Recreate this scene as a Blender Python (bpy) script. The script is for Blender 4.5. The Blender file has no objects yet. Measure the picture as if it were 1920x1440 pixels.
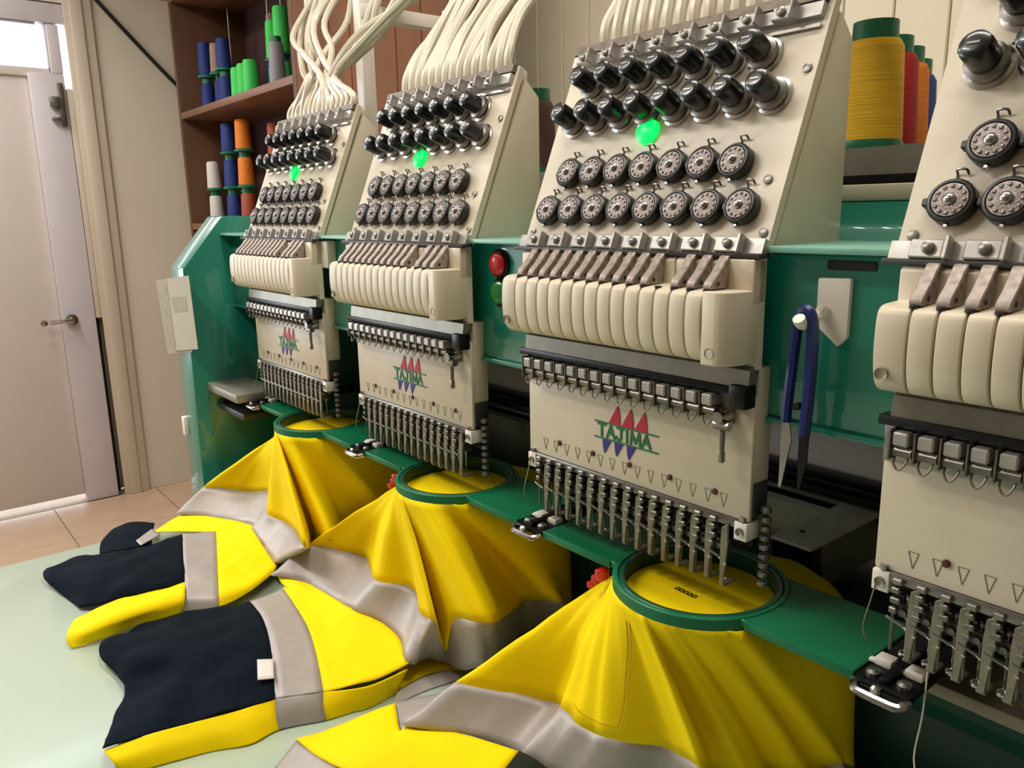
import bpy, bmesh, math, random
from mathutils import Vector, Matrix, noise
random.seed(7)
D = bpy.data; COL = bpy.context.scene.collection; SC = bpy.context.scene
UP = 1.14            # every height below is measured from the head's nameplate; the floor ends up at z = 0

# ---------------------------------------------------------------- camera, world, lights, exposure
cd = D.cameras.new('camera'); cam = D.objects.new('camera', cd); COL.objects.link(cam); SC.camera = cam
cd.sensor_width = 36; cd.lens = 36*1480.23/1920; cd.clip_start = .01
cam.matrix_world = Matrix(((0.629994, -0.153956, 0.761187, 0.659377), (0.776372, 0.148619, -0.612502, -0.555233), (-0.018829, 0.976837, 0.213156, 1.316396), (0.000000, 0.000000, 0.000000, 1.000000)))
w = D.worlds.new('world'); SC.world = w; w.use_nodes = True
wb = w.node_tree.nodes['Background']; wb.inputs[0].default_value = (.86, .93, 1, 1); wb.inputs[1].default_value = 5.0
SC.view_settings.view_transform = 'Standard'; SC.view_settings.look = 'None'; SC.view_settings.gamma = 1
SC.view_settings.use_curve_mapping = False; SC.view_settings.exposure = 0.0
def area(name, loc, rot, sx, sy, watts, col):
    l = D.lights.new(name, 'AREA'); l.shape = 'RECTANGLE'; l.size = sx; l.size_y = sy; l.energy = watts; l.color = col
    o = D.objects.new(name, l); o.location = loc; o.rotation_euler = rot; COL.objects.link(o); return o
R = math.radians
area('ceiling_tube_and_fill', (-.9, -1.05, 1.44), (0, 0, 0), 1.25, .16, 25, (1, .955, .885))
area('ceiling_tube_and_fill', (.2, -.1, 1.44), (0, 0, 0), 1.25, .16, 16, (1, .96, .89))  # added overhead fill to brighten the back wall; no such fitting known
area('ceiling_tube_and_fill', (-2.5, -.55, 1.44), (0, 0, 0), 1.25, .16, 22, (1, .97, .93))
area('window_daylight', (-3.3, -1.75, .35), (R(90), 0, R(-90)), 1.2, 1.3, 52, (.86, .93, 1))

# ---------------------------------------------------------------- materials
def srgb(h):
    c = [int(h[i:i+2], 16)/255 for i in (0, 2, 4)]
    return tuple(x/12.92 if x <= .04045 else ((x+.055)/1.055)**2.4 for x in c)+(1,)
def mat(name, hx, rough=.5, metal=0, var=.06, scale=30, bump=0, bscale=400, spec=.5, coat=0, emit=0, trans=0, sheen=0, aniso=None):
    m = D.materials.new(name); m.use_nodes = True; nt = m.node_tree; b = nt.nodes['Principled BSDF']
    c = srgb(hx); b.inputs['Base Color'].default_value = c
    b.inputs['Roughness'].default_value = rough; b.inputs['Metallic'].default_value = metal
    b.inputs['Specular IOR Level'].default_value = spec
    b.inputs['Coat Weight'].default_value = coat; b.inputs['Transmission Weight'].default_value = trans
    if sheen: b.inputs['Sheen Weight'].default_value = sheen
    if emit: b.inputs['Emission Color'].default_value = c; b.inputs['Emission Strength'].default_value = emit
    tc = nt.nodes.new('ShaderNodeTexCoord')
    mp = nt.nodes.new('ShaderNodeMapping'); nt.links.new(tc.outputs['Object'], mp.inputs[0])
    if aniso: mp.inputs['Scale'].default_value = aniso
    if var:
        n = nt.nodes.new('ShaderNodeTexNoise'); n.inputs['Scale'].default_value = scale; n.inputs['Detail'].default_value = 5
        nt.links.new(mp.outputs[0], n.inputs['Vector'])
        r = nt.nodes.new('ShaderNodeValToRGB')
        r.color_ramp.elements[0].position = .3; r.color_ramp.elements[1].position = .7
        r.color_ramp.elements[0].color = tuple(x*(1-var) for x in c[:3])+(1,)
        r.color_ramp.elements[1].color = tuple(min(1, x*(1+var)) for x in c[:3])+(1,)
        nt.links.new(n.outputs[0], r.inputs[0]); nt.links.new(r.outputs[0], b.inputs['Base Color'])
    if bump:
        n2 = nt.nodes.new('ShaderNodeTexNoise'); n2.inputs['Scale'].default_value = bscale; n2.inputs['Detail'].default_value = 3
        nt.links.new(mp.outputs[0], n2.inputs['Vector'])
        bp = nt.nodes.new('ShaderNodeBump'); bp.inputs['Strength'].default_value = bump; bp.inputs['Distance'].default_value = .002
        nt.links.new(n2.outputs[0], bp.inputs['Height']); nt.links.new(bp.outputs[0], b.inputs['Normal'])
    return m
M = dict(
 wall_far=mat('low_bounce_paint', '8a8074', .8, var=.03), wall=mat('wall_paint', 'd8cebd', .75, var=.03, scale=3), wall_back=mat('panel_paint', 'e6dabf', .6, var=.03, scale=6),  # far wall colour darkened to cut bounced fill light
 ceiling=mat('ceiling_paint', 'e2ddd0', .8, var=.02), door=mat('door_paint', 'd6cdc6', .45, var=.02, scale=4), trim=mat('trim_gloss', 'd0c4b2', .4, var=.03, scale=5),
 jamb=mat('jamb_glare_tint', 'd2cbd0', .4, var=.03, scale=5), black=mat('black_rubber_and_gap', '0a0a0c', .5, var=.1),  # jamb colour carries the lavender daylight glare; black also fills the door gap
 tile=mat('tile_ceramic', 'cfb195', .35, var=.08, scale=8), grout=mat('grout', '8d7c6b', .9),
 wood=mat('shelf_wood', '5f3e28', .6, var=.25, scale=9, aniso=(1, 1, .08)), wood_dark=mat('dark_back_board', '4a3230', .6, var=.15, scale=9, aniso=(1, 1, .1)),
 shelf_edge=mat('shelf_board_wood', '7a5238', .45, var=.2, scale=12, aniso=(.1, 1, 1)), plank=mat('orange_brown_plank', '6c3c13', .75, var=.28, scale=10, aniso=(1, 1, .06)),
 cream=mat('cream_enamel', 'd0c3ac', .38, var=.03, scale=25, bump=.03, bscale=300), cream2=mat('cream_moulded_plastic', 'd3c6ae', .42, var=.03, scale=30),
 white=mat('white_plastic', 'ece4d8', .4, var=.03), tube=mat('milky_tube', 'd8cfbb', .35, var=.04, scale=40),
 teal=mat('teal_enamel', '147a66', .28, var=.06, scale=14, coat=.8), teal_dark=mat('green_bed_enamel', '0a3c2e', .4, var=.12, scale=9),
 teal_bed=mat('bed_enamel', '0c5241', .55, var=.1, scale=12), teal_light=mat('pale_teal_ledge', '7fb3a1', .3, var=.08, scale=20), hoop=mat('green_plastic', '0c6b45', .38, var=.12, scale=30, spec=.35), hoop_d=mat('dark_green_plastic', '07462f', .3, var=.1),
 steel=mat('bright_steel', 'b9b6b2', .22, 1, var=.15, scale=90), steel_d=mat('dark_steel', '817d77', .35, .85, var=.25, scale=90), iron=mat('black_iron', '1c1b1c', .38, .6, var=.2, scale=60),
 foot=mat('oiled_steel', '827b69', .45, .45, var=.25, scale=120), lever=mat('grey_brown_lever', '9a8c81', .45, .25, var=.3, scale=160), bracket=mat('grey_bracket', '7e7a6c', .4, .5, var=.12, scale=50),
 knob=mat('black_knob', '101112', .28, var=.1, coat=.3), dial=mat('dial_rim', '1a1918', .35, var=.1), face=mat('dial_face', '857b76', .34, .7, var=.3, scale=260, bump=.3, bscale=900),
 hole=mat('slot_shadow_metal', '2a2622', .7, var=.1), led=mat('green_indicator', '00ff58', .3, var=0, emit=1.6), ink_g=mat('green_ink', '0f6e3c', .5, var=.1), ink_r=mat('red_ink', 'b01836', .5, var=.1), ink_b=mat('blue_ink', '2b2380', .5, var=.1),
 ink_k=mat('grey_ink', '6d7468', .6, var=.1), screw=mat('rusty_red_screw', '4e1812', .5, var=.3, scale=200), red=mat('red_button', 'c3121c', .25, var=.08, coat=.5), green=mat('green_button', '0b7a34', .25, var=.08, coat=.5),
 yellow=mat('hi_vis_yellow', 'ffdc00', .75, var=.035, scale=14, bump=.2, bscale=700, spec=.15), navy=mat('navy_fabric', '07121d', .9, var=.2, scale=20, bump=.3, bscale=600, spec=.1),
 tape=mat('silver_reflective_tape', 'a8a09c', .45, .15, var=.05, scale=60, bump=.15, bscale=900), stitch=mat('seam_thread', 'c9a400', .8, var=.1), ink_s=mat('dark_stitching', '3a2a08', .8),
 tag=mat('white_cloth_tag', 'ddd6d0', .7, var=.03), table=mat('pale_laminate', 'b4c4b2', .2, var=.03, scale=3, coat=.15), table_edge=mat('table_edging', 'a7b5a6', .4),
 arm_white=mat('arm_paint', 'f4efe6', .35, var=.03), paper_d=mat('grey_paper', '9a917c', .8, var=.1, scale=60), paper=mat('paper', 'aea591', .8, var=.03), beige=mat('beige_metal', '8e8370', .45, .2, var=.1), grey=mat('grey_metal', '8d8a7e', .45, .3, var=.08), grey_d=mat('dark_grey_metal', '3b3a37', .5, .3, var=.1),
 blue=mat('navy_plastic_grip', '17235e', .35, var=.1), sgreen=mat('spool_green', '0e6b47', .35, var=.08), clipmetal=mat('pale_clip_metal', 'b4b0aa', .3, .55, var=.2, scale=80), lip=mat('brown_strip','6b5f50', .5, .3, var=.35, scale=90), wire=mat('spindle_wire', '8c7f74', .4, .7))
def thread_mat(name, hx): return mat(name, hx, .6, var=.13, scale=60, bump=.5, bscale=260, aniso=(.05, .05, 4))
T = {k: thread_mat('thread_'+k, h) for k, h in dict(navy='0f2c74', yellow='f2bf1a', red='a30a0c', orange='e07a10', blue='1f3f86', green='43cf5a', tan='9a7a63', grey='8e8c90', white='d8d2cc', brown='5c4039', rust='a3492a').items()}

# ---------------------------------------------------------------- mesh helpers
class MB:
    def __init__(s): s.v = []; s.f = []
    def add(s, v, f):
        n = len(s.v); s.v += [tuple(p) for p in v]; s.f += [tuple(i+n for i in q) for q in f]; return s
    def bm(s, bm):
        bm.verts.index_update(); s.add([v.co for v in bm.verts], [[v.index for v in f.verts] for f in bm.faces]); bm.free(); return s
    def box(s, x0, x1, y0, y1, z0, z1, bev=0, seg=2):
        bm = bmesh.new(); bmesh.ops.create_cube(bm, size=1)
        for v in bm.verts: v.co = Vector(((x0+x1)/2+v.co.x*(x1-x0), (y0+y1)/2+v.co.y*(y1-y0), (z0+z1)/2+v.co.z*(z1-z0)))
        if bev: bmesh.ops.bevel(bm, geom=bm.edges[:], offset=bev, segments=seg, profile=.5, affect='EDGES')
        return s.bm(bm)
    def prism(s, poly, ax, a, b, bev=0, seg=2):
        f = {'x': lambda p, t: (t, p[0], p[1]), 'y': lambda p, t: (p[0], t, p[1]), 'z': lambda p, t: (p[0], p[1], t)}[ax]
        bm = bmesh.new(); A = [bm.verts.new(f(p, a)) for p in poly]; B = [bm.verts.new(f(p, b)) for p in poly]; n = len(poly)
        bm.faces.new(A[::-1]); bm.faces.new(B)
        for i in range(n): bm.faces.new((A[i], A[(i+1) % n], B[(i+1) % n], B[i]))
        bmesh.ops.recalc_face_normals(bm, faces=bm.faces[:])
        if bev: bmesh.ops.bevel(bm, geom=bm.edges[:], offset=bev, segments=seg, profile=.5, affect='EDGES')
        return s.bm(bm)
    def lathe(s, prof, o=(0, 0, 0), ax=(0, 0, 1), n=16):
        ax = Vector(ax).normalized(); o = Vector(o); t = Vector((1, 0, 0)) if abs(ax.x) < .9 else Vector((0, 1, 0))
        u = ax.cross(t).normalized(); w2 = ax.cross(u); v = []; f = []
        for r, h in prof:
            for i in range(n):
                a = 2*math.pi*i/n; v.append(o+ax*h+(u*math.cos(a)+w2*math.sin(a))*r)
        for k in range(len(prof)-1):
            for i in range(n):
                j = (i+1) % n; f.append((k*n+i, k*n+j, (k+1)*n+j, (k+1)*n+i))
        f.append(tuple(range(n))[::-1]); f.append(tuple((len(prof)-1)*n+i for i in range(n)))
        return s.add(v, f)
    def cyl(s, p0, p1, r0, r1=None, n=12):
        p0 = Vector(p0); d = Vector(p1)-p0; return s.lathe([(r0, 0), (r0 if r1 is None else r1, d.length)], p0, d, n)
    def tube(s, pts, r, n=6, sub=4):
        P = [Vector(p) for p in pts]
        if sub > 1 and len(P) > 2:
            Q = []
            for i in range(len(P)-1):
                a, b, c, d = P[max(i-1, 0)], P[i], P[i+1], P[min(i+2, len(P)-1)]
                for k in range(sub): Q.append(cr(a, b, c, d, k/sub))
            P = Q+[P[-1]]
        v = []; f = []; u = None
        for i, p in enumerate(P):
            t = (P[min(i+1, len(P)-1)]-P[max(i-1, 0)]).normalized()
            if u is None: u = t.orthogonal().normalized()
            u = (u-t*u.dot(t)).normalized(); b = t.cross(u)
            for k in range(n):
                a = 2*math.pi*k/n; v.append(p+(u*math.cos(a)+b*math.sin(a))*r)
        for i in range(len(P)-1):
            for k in range(n):
                j = (k+1) % n; f.append((i*n+k, i*n+j, (i+1)*n+j, (i+1)*n+k))
        f.append(tuple(range(n))[::-1]); f.append(tuple((len(P)-1)*n+k for k in range(n)))
        return s.add(v, f)
    def ring(s, c, r0, r1, z0, z1, n=48, bev=.0012):
        pr = [(r0, z0+bev), (r0, z1-bev), (r0+bev, z1), (r1-bev, z1), (r1, z1-bev), (r1, z0+bev), (r1-bev, z0), (r0+bev, z0)]
        v = []; f = []; m = len(pr)
        for i in range(n):
            a = 2*math.pi*i/n
            for r, z in pr: v.append((c[0]+r*math.cos(a), c[1]+r*math.sin(a), z))
        for i in range(n):
            for k in range(m): f.append((i*m+k, ((i+1) % n)*m+k, ((i+1) % n)*m+(k+1) % m, i*m+(k+1) % m))
        return s.add(v, f)
    def mesh(s, name, m, ang=35):
        me = D.meshes.new(name); me.from_pydata(s.v, [], s.f); me.materials.append(m)
        bm = bmesh.new(); bm.from_mesh(me); bmesh.ops.recalc_face_normals(bm, faces=bm.faces[:]); bm.to_mesh(me); bm.free()
        for p in me.polygons: p.use_smooth = True
        me.set_sharp_from_angle(angle=R(ang)); return me
    def build(s, name, m, parent=None, loc=(0, 0, 0), rot=(0, 0, 0), origin=None, ang=35):
        """origin: where the coordinates are measured from; the mesh is moved so it sits right under its parent"""
        if origin is not None: s.v = [tuple(a-b for a, b in zip(p, origin)) for p in s.v]
        return put(name, s.mesh(name, m, ang), parent, loc, rot)
def cr(a, b, c, d, t):
    return .5*((2*b)+(c-a)*t+(2*a-5*b+4*c-d)*t*t+(3*b-a-3*c+d)*t*t*t)
def put(name, me, parent=None, loc=(0, 0, 0), rot=(0, 0, 0)):
    o = D.objects.new(name, me); COL.objects.link(o); o.location = loc; o.rotation_euler = rot
    if parent is not None: o.parent = parent
    return o
def tag(o, label, cat, group=None, kind=None):
    o['label'] = label; o['category'] = cat
    if group: o['group'] = group
    if kind: o['kind'] = kind
    return o
def thing(name, label, cat, loc=(0, 0, 0), group=None, kind=None):
    o = put(name, None, None, loc); o.empty_display_size = .05; return tag(o, label, cat, group, kind)
def dup(o, parent=None):
    c = o.copy(); COL.objects.link(c)
    if parent is not None: c.parent = parent
    for ch in list(o.children): dup(ch, c)
    return c
def struct(name, mb, m, label=None, parent=None):
    o = mb.build(name, m, parent)
    if parent is None:
        o['kind'] = 'structure'; o['label'] = label; o['category'] = name.split('_')[0]
    return o

# ---------------------------------------------------------------- the room
X0, X1, Y0, Y1, Z0, Z1 = -3.4, 2.0, -2.6, .95, -1.14, 1.5
fl = struct('floor', MB().box(X0-.6, X1, Y0, Y1, Z0-.1, Z0-.006), M['grout'], 'beige tiled floor with dark joints seen below the white door')
tm = MB().box(.002, .448, .002, .448, -.006, 0, .001, 1).mesh('tile', M['tile'])
for i in range(12):
    for j in range(8):
        put('tile', tm, fl, (X0+.05+.45*i-.05, -.045-.45*(j-2), Z0))
struct('ceiling', MB().box(X0, X1, Y0, Y1, Z1, Z1+.08), M['ceiling'], 'plain off white ceiling above the machine')
struct('wall_right', MB().box(X1, X1+.1, Y0, Y1, Z0, Z1), M['wall_far'], 'unseen wall on the right side of the room, darkened for less bounce')
struct('wall_front', MB().box(X0, X1, Y0-.1, Y0, Z0, Z1), M['wall_far'], 'unseen wall behind the viewer, darkened for less bounce')
# left wall with its door opening (y -.95 .. .245) and a slot right of the jamb
wl = MB().box(X0-.12, X0, Y0, -.98, Z0, Z1).box(X0-.12, X0, -.98, .30, 1.09, Z1).box(X0-.12, X0, .285, Y1+.1, Z0, Z1)
struct('wall_left', wl, M['wall'], 'smooth cream wall between the door frame and the wooden shelves')
wb_ = struct('wall_back', MB().box(X0, X1, Y1, Y1+.1, Z0, Z1), M['wall_back'], 'cream wall of grooved vertical panels behind the machine')
pm = MB().box(.0015, .0955, -.012, 0, Z0, Z1, .002, 1).mesh('panel', M['wall_back'])
for i in range(50): put('panel', pm, wb_, (-2.9+.097*i, Y1, 0))
dr = thing('door_1', 'white door with a bright glass transom and a small lever handle', 'door', (X0, -.4, Z0), kind='structure')
O = tuple(dr.location)
MB().box(X0-.075, X0-.045, -.97, .10, Z0+.03, .79, .004).build('door_leaf', M['door'], dr, origin=O)
MB().box(X0-.07, X0-.03, -.97, .19, .785, .822, .004).build('transom_rail', M['door'], dr, origin=O)
MB().box(X0-.09, X0-.005, .10, .238, Z0, .80, .006).box(X0-.09, X0-.005, .192, .238, .80, 1.0, .004).build('door_stile', M['jamb'], dr, origin=O)
MB().box(X0-.10, X0-.002, .240, .264, -.27, .74, .003).box(X0-.12, X0-.11, .22, .31, Z0, .75).build('closing_stop', M['trim'], dr, origin=O)
MB().box(X0-.11, X0-.07, .238, .262, Z0, -.27).build('door_gap_shade', M['black'], dr, origin=O)  # black strip painting in the shade inside the gap
MB().box(X0-.09, X0-.004, -.97, .30, 1.005, 1.085, .004).build('door_head', M['jamb'], dr, origin=O)
gm = mat('window_glass', 'f4f8ff', .02, trans=1, var=0)
MB().box(X0-.055, X0-.05, -.97, .192, .822, 1.005).build('transom_pane', gm, dr, origin=O)
MB().box(X0-.08, X0-.02, .184, .192, .822, 1.0, .003).box(X0-.08, X0-.02, -.97, .155, .995, 1.005, .002).build('transom_frame', M['jamb'], dr, origin=O)
hd = MB().lathe([(.026, 0), (.026, .008), (.012, .010), (.012, .04)], (X0+.004, .135, -.268), (1, 0, 0), 16).tube([(X0+.042, .135, -.268), (X0+.046, .10, -.268), (X0+.044, .04, -.27)], .010, 8).build('lever_handle', M['steel'], dr, origin=O)
MB().lathe([(.013, 0), (.016, .005), (.012, .02), (.0, .022)], (X0+.03, .02, -.27), (1, 0, 0), 12).build('handle_end', M['steel'], hd, origin=O)
lt = MB().box(X0+.004, X0+.014, .20, .225, .58, .76, .002).box(X0+.004, X0+.03, .165, .20, .60, .615, .002).box(X0+.004, X0+.03, .165, .205, .655, .70, .003).build('door_latch', M['steel_d'], dr, origin=O)
tr = struct('trim_1', MB().box(X0, X0+.018, .262, .375, Z0, Z1, .004).box(X0+.018, X0+.03, .285, .335, Z0, Z1, .004), M['trim'], 'cream moulded door frame upright beside the dark door gap')
struct('trim_2', MB().box(X0, X0+.012, .55, Y1, 1.16, 1.22, .003), M['trim'], 'thin cream batten high on the left wall')
cb = MB().tube([(X0+.02, .30, 1.235), (X0+.022, .398, 1.117), (X0+.02, .534, .968), (X0+.02, .684, .809), (X0+.02, .80, .70)], .009, 8).build('cable', M['black'])
tag(cb, 'black cable running diagonally down the cream wall above the door frame', 'cable')

# ---------------------------------------------------------------- cabinet, planks, spools
cab = thing('shelf_cabinet', 'dark brown wooden shelf cabinet holding coloured thread spools', 'cabinet', (-2.45, .75, Z0)); O = tuple(cab.location)
MB().box(-3.055, -3.03, .6, .93, Z0, 1.45, .002).build('side_panel', M['wood'], cab, origin=O)
MB().box(-1.875, -1.845, .6, .93, Z0, 1.45, .002).build('side_panel', M['wood'], cab, origin=O)
MB().box(-3.03, -1.875, .915, .93, Z0, 1.45).build('back_board', M['wood_dark'], cab, origin=O)
for z in (1.065, .594, .125, -.35, -.82):
    MB().box(-3.03, -1.875, .6, .915, z, z+.027, .002).build('shelf', M['shelf_edge'], cab, origin=O)
for x, y, z in ((-2.86, .78, .621), (-2.45, .78, .621), (-2.37, .8, .621)):
    MB().cyl((x, y, z), (x, y, z+.41), .003, n=6).build('spindle', M['wire'], cab, origin=O)
pl = thing('plank_cabinet', 'orange brown cabinet front of vertical planks behind the two left heads', 'cabinet', (-1.35, .75, Z0)); O = tuple(pl.location)
MB().box(-1.84, -.96, .615, .63, Z0, 1.45).build('carcass', M['plank'], pl, origin=O)
for i in range(7):
    MB().box(-1.838+.1225*i, -1.838+.1225*i+.1205, .597, .615, Z0+.02, 1.44, .003, 1).build('plank', M['plank'], pl, origin=O)
SP = {}
def spool(label, color, x, y, z, h=.15, r=.031, cap=True, group='thread cones in the wooden shelves', ring=1.2):
    key = (color, round(h, 3), r, cap)
    if key not in SP:
        SP[key] = (MB().lathe([(r*.98, .008), (r, .014), (r*.86, h-.016), (r*.74, h-.008), (r*.4, h-.006)], n=20).mesh('thread_winding', T[color]),
                   MB().lathe([(r*ring, 0), (r*ring, .006), (r*1.0, .011), (r*.8, .012)], n=20).mesh('spool_base', M['sgreen']),
                   MB().lathe([(r*.68, h-.012), (r*.66, h+.012), (r*.5, h+.012), (r*.46, h+.004)], n=16).mesh('spool_cap', M['sgreen']) if cap else None)
    t = thing('thread_spool', label, 'thread spool', (x, y, z), group)
    put('thread_winding', SP[key][0], t); put('spool_base', SP[key][1], t)
    if cap: put('spool_cap', SP[key][2], t)
    return t
zu, zl = .6215, .1525
A = 'on the upper wooden shelf'; B = 'on the lower wooden shelf'
spool('navy spool standing leftmost '+A+', under another', 'navy', -2.955, .70, zu, .125, .03)
spool('navy spool stacked on top of the leftmost navy one '+A, 'navy', -2.955, .70, zu+.14, .15, .03, False)
spool('tan spool between two navy stacks '+A, 'tan', -2.82, .70, zu+.135, .13, .026, False)
spool('dark navy spool under the tan one '+A, 'navy', -2.845, .72, zu, .125, .03)
spool('navy spool right of the tan one '+A+', lower of two', 'navy', -2.735, .70, zu, .125, .03)
spool('navy spool stacked second from left in front row '+A, 'navy', -2.735, .70, zu+.14, .13, .03, False)
spool('slim tan spool standing high at the back '+A, 'tan', -2.56, .84, zu+.22, .13, .022, False)
spool('dark blue spool below the slim tan one '+A, 'blue', -2.56, .84, zu, .205, .03)
spool('bright green spool, left of three in front '+A, 'green', -2.575, .69, zu, .135, .029, False)
spool('bright green spool, middle of three in front '+A, 'green', -2.51, .69, zu, .14, .029, False)
spool('bright green spool, right of three in front '+A, 'green', -2.445, .69, zu, .145, .029, False)
spool('tall bright green spool behind the front three '+A, 'green', -2.445, .79, zu+.14, .155, .028, False)
spool('green spool hidden below the tall left green one '+A, 'green', -2.445, .79, zu, .125, .028)
spool('tallest bright green spool behind the grey one '+A, 'green', -2.36, .79, zu+.15, .18, .032, False)
spool('green spool below the tallest green one '+A, 'green', -2.36, .79, zu, .135, .032)
spool('silver grey spool right of the green ones '+A, 'grey', -2.19, .69, zu, .165, .03)
spool('lower white spool at the left '+B, 'white', -2.955, .69, zl, .125, .03)
spool('upper white spool stacked at the left '+B, 'white', -2.955, .69, zl+.14, .13, .03, False)
spool('grey spool leaning behind the white stack '+B, 'grey', -2.85, .80, zl+.13, .15, .028, False)
spool('dark blue spool below the grey one '+B, 'blue', -2.85, .80, zl, .12, .028)
spool('bottom navy spool of the stack of three '+B, 'navy', -2.735, .69, zl, .125, .032)
spool('middle navy spool of the stack of three '+B, 'navy', -2.735, .69, zl+.14, .125, .032)
spool('top navy spool of the stack of three '+B, 'navy', -2.735, .69, zl+.28, .13, .032, False)
spool('rust spool at the bottom of the orange stack '+B, 'rust', -2.575, .69, zl, .125, .032)
spool('lower orange spool in the middle stack '+B, 'orange', -2.575, .69, zl+.14, .125, .032)
spool('upper orange spool in the middle stack '+B, 'orange', -2.575, .69, zl+.28, .13, .032, False)
spool('rust spool right of the orange stack '+B+', upper one', 'rust', -2.38, .74, zl+.24, .14, .03, False)
spool('brown spool right of the orange stack '+B+', lower one', 'brown', -2.38, .74, zl, .22, .03)

# ---------------------------------------------------------------- rack behind the machine
rk = thing('thread_rack', 'grey metal thread shelf with posts along the back of the machine', 'rack', (0, .4, Z0)); O = tuple(rk.location)
MB().box(-.93, 1.0, .29, .66, .231, .236, .001).box(-.93, 1.0, .285, .29, .203, .236).build('shelf_tray', M['grey'], rk, origin=O)
MB().box(-.93, 1.0, .24, .26, .179, .206, .001).build('tray_gap_shade', M['iron'], rk, origin=O)  # black strip put in for the shade between tray and cream rail
MB().box(-.93, 1.0, .21, .225, .180, .196, .002).build('cream_rail', M['cream'], rk, origin=O)
for x in (-.69, .16): MB().box(x-.013, x+.013, .19, .216, .17, .75, .002).build('post', M['white'], rk, origin=O)
MB().box(-.70, -.675, .1925, .41, .518, .542, .002).build('cross_bar', M['white'], rk, origin=O)
MB().box(-.705, -.66, .385, .41, .49, .56, .002).build('bar_bracket', M['white'], rk, origin=O)
MB().box(-.95, 1.0, .215, .24, .585, .615, .002).build('tube_rail', M['white'], rk, origin=O)
for x in (-.62, .7): MB().box(x-.01, x+.01, .5, .52, Z0, .231).build('leg', M['grey'], rk, origin=O)
G_ = 'thread cones standing on the rack behind the machine'
zr = .236
spool('large yellow cone of thread on the rack between two heads', 'yellow', .188, .35, zr, .125, .036, True, G_, 1.04)
spool('deep red cone of thread beside the yellow one on the rack', 'red', .165, .435, zr, .122, .036, True, G_, 1.02)
spool('orange cone of thread behind the red one on the rack', 'orange', .142, .515, zr, .122, .036, True, G_, 1.04)
spool('blue cone of thread mostly hidden behind the right head', 'blue', .118, .592, zr, .118, .036, True, G_, 1.04)
spool('dark brown cone of thread on the rack left of the large head', 'brown', -.385, .35, zr, .125, .033, True, G_, 1.04)
spool('grey cone of thread beside the brown one on the rack', 'grey', -.36, .44, zr, .122, .034, True, G_, 1.04)

# ---------------------------------------------------------------- machine frame
mf = thing('embroidery_machine_frame', 'teal frame of the embroidery machine: end panel, long beam and green bed', 'machine', (0, .2, Z0)); O = tuple(mf.location)
def mpart(name, mb, m, par=None): return mb.build(name, M[m], par or mf, origin=O)
ec = mpart('end_panel', MB().prism([(-.078, .079), (.007, .179), (.45, .179), (.45, Z0), (-.10, Z0), (-.082, -.34)], 'x', -1.032, -.95, .003), 'teal')
mpart('panel_hole', MB().cyl((-.952, .06, .04), (-.949, .06, .04), .006, n=12), 'teal_dark', ec)
mpart('hinge', MB().box(-1.032, -1.015, -.089, -.078, -.27, -.23, .002), 'white', ec)
mpart('beam', MB().box(-.95, .95, .02, .10, .002, .141, .003), 'teal')
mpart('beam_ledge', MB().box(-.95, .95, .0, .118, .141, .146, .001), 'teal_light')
mpart('beam_lip', MB().box(-.95, .95, .016, .03, -.002, .003, .001), 'teal')
mpart('beam_housing', MB().prism([(.10, .0), (.10, .142), (.128, .146), (.142, .152), (.150, .163), (.154, .179), (.28, .179), (.28, .0)], 'x', -.95, .95), 'teal')
mpart('back_cover', MB().box(-.95, .95, .40, .42, -.23, .03, .002), 'white')
mpart('drive_rail', MB().box(-.94, .94, .362, .395, -.206, -.18, .002).box(-.94, .94, .372, .395, -.174, -.164, .001), 'iron')
mpart('slide_rail', MB().box(-.94, .94, .352, .362, -.194, -.189, .001), 'grey')
mpart('bed', MB().box(-.95, .95, .135, .6, -.36, -.262, .003), 'teal_dark')
mpart('bed_trim', MB().box(-.95, .95, .062, .14, -.212, -.200, .002), 'beige')
mpart('bed_fascia', MB().prism([(.138, -.212), (.125, -.212), (.118, -.255), (.128, -.275), (.138, -.275)], 'x', -.95, .95), 'teal_bed')
mpart('lower_shelf', MB().box(.0, .95, .02, .135, -.40, -.385, .002), 'teal_dark')
mpart('lower_apron', MB().box(-.95, .95, .14, .17, Z0, -.36, .002), 'teal_dark')
for k in (-2, -1, 0, 1):
    x = .4*k
    a = mpart('hook_arm', MB().box(x+.190, x+.234, .222, .36, -.25, -.1935, .002), 'grey')
    mpart('arm_front', MB().prism([(.198, -.196), (.205, -.193), (.224, -.193), (.232, -.256), (.220, -.256)], 'x', x+.188, x+.236, .001), 'iron', a)
    mpart('arm_cover', MB().box(x+.187, x+.237, .199, .362, -.1935, -.1895, .001), 'arm_white', a)
    mpart('cover_screw', MB().lathe([(.0028, 0), (.0028, .0012), (.0015, .0012)], (x+.205, .235, -.1895), n=10), 'hole', a)
mpart('side_box', MB().box(-.95, -.785, -.055, .03, -.166, -.150, .002), 'grey')
mpart('side_box_base', MB().box(-.935, -.80, -.04, .05, -.205, -.192, .002).box(-.945, -.93, -.03, .03, -.205, -.166, .001), 'grey_d')
def button(name, z, m):
    b = mpart(name, MB().lathe([(.017, 0), (.017, .003), (.0155, .005), (.0155, .005)], (-.0715, .02, z), (0, -1, 0), 24), 'iron')
    mpart('button_cap', MB().lathe([(.0138, .004), (.0138, .007), (.011, .0095), (.006, .0105)], (-.0715, .02, z), (0, -1, 0), 24), m, b)
button('stop_button', .1175, 'red'); button('start_button', .084, 'green')
mpart('white_switch_box', MB().box(-.520, -.488, .004, .02, .095, .138, .003), 'white')
mpart('beam_slot', MB().box(.335, .375, .0185, .022, .128, .136, .002), 'hole')

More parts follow.
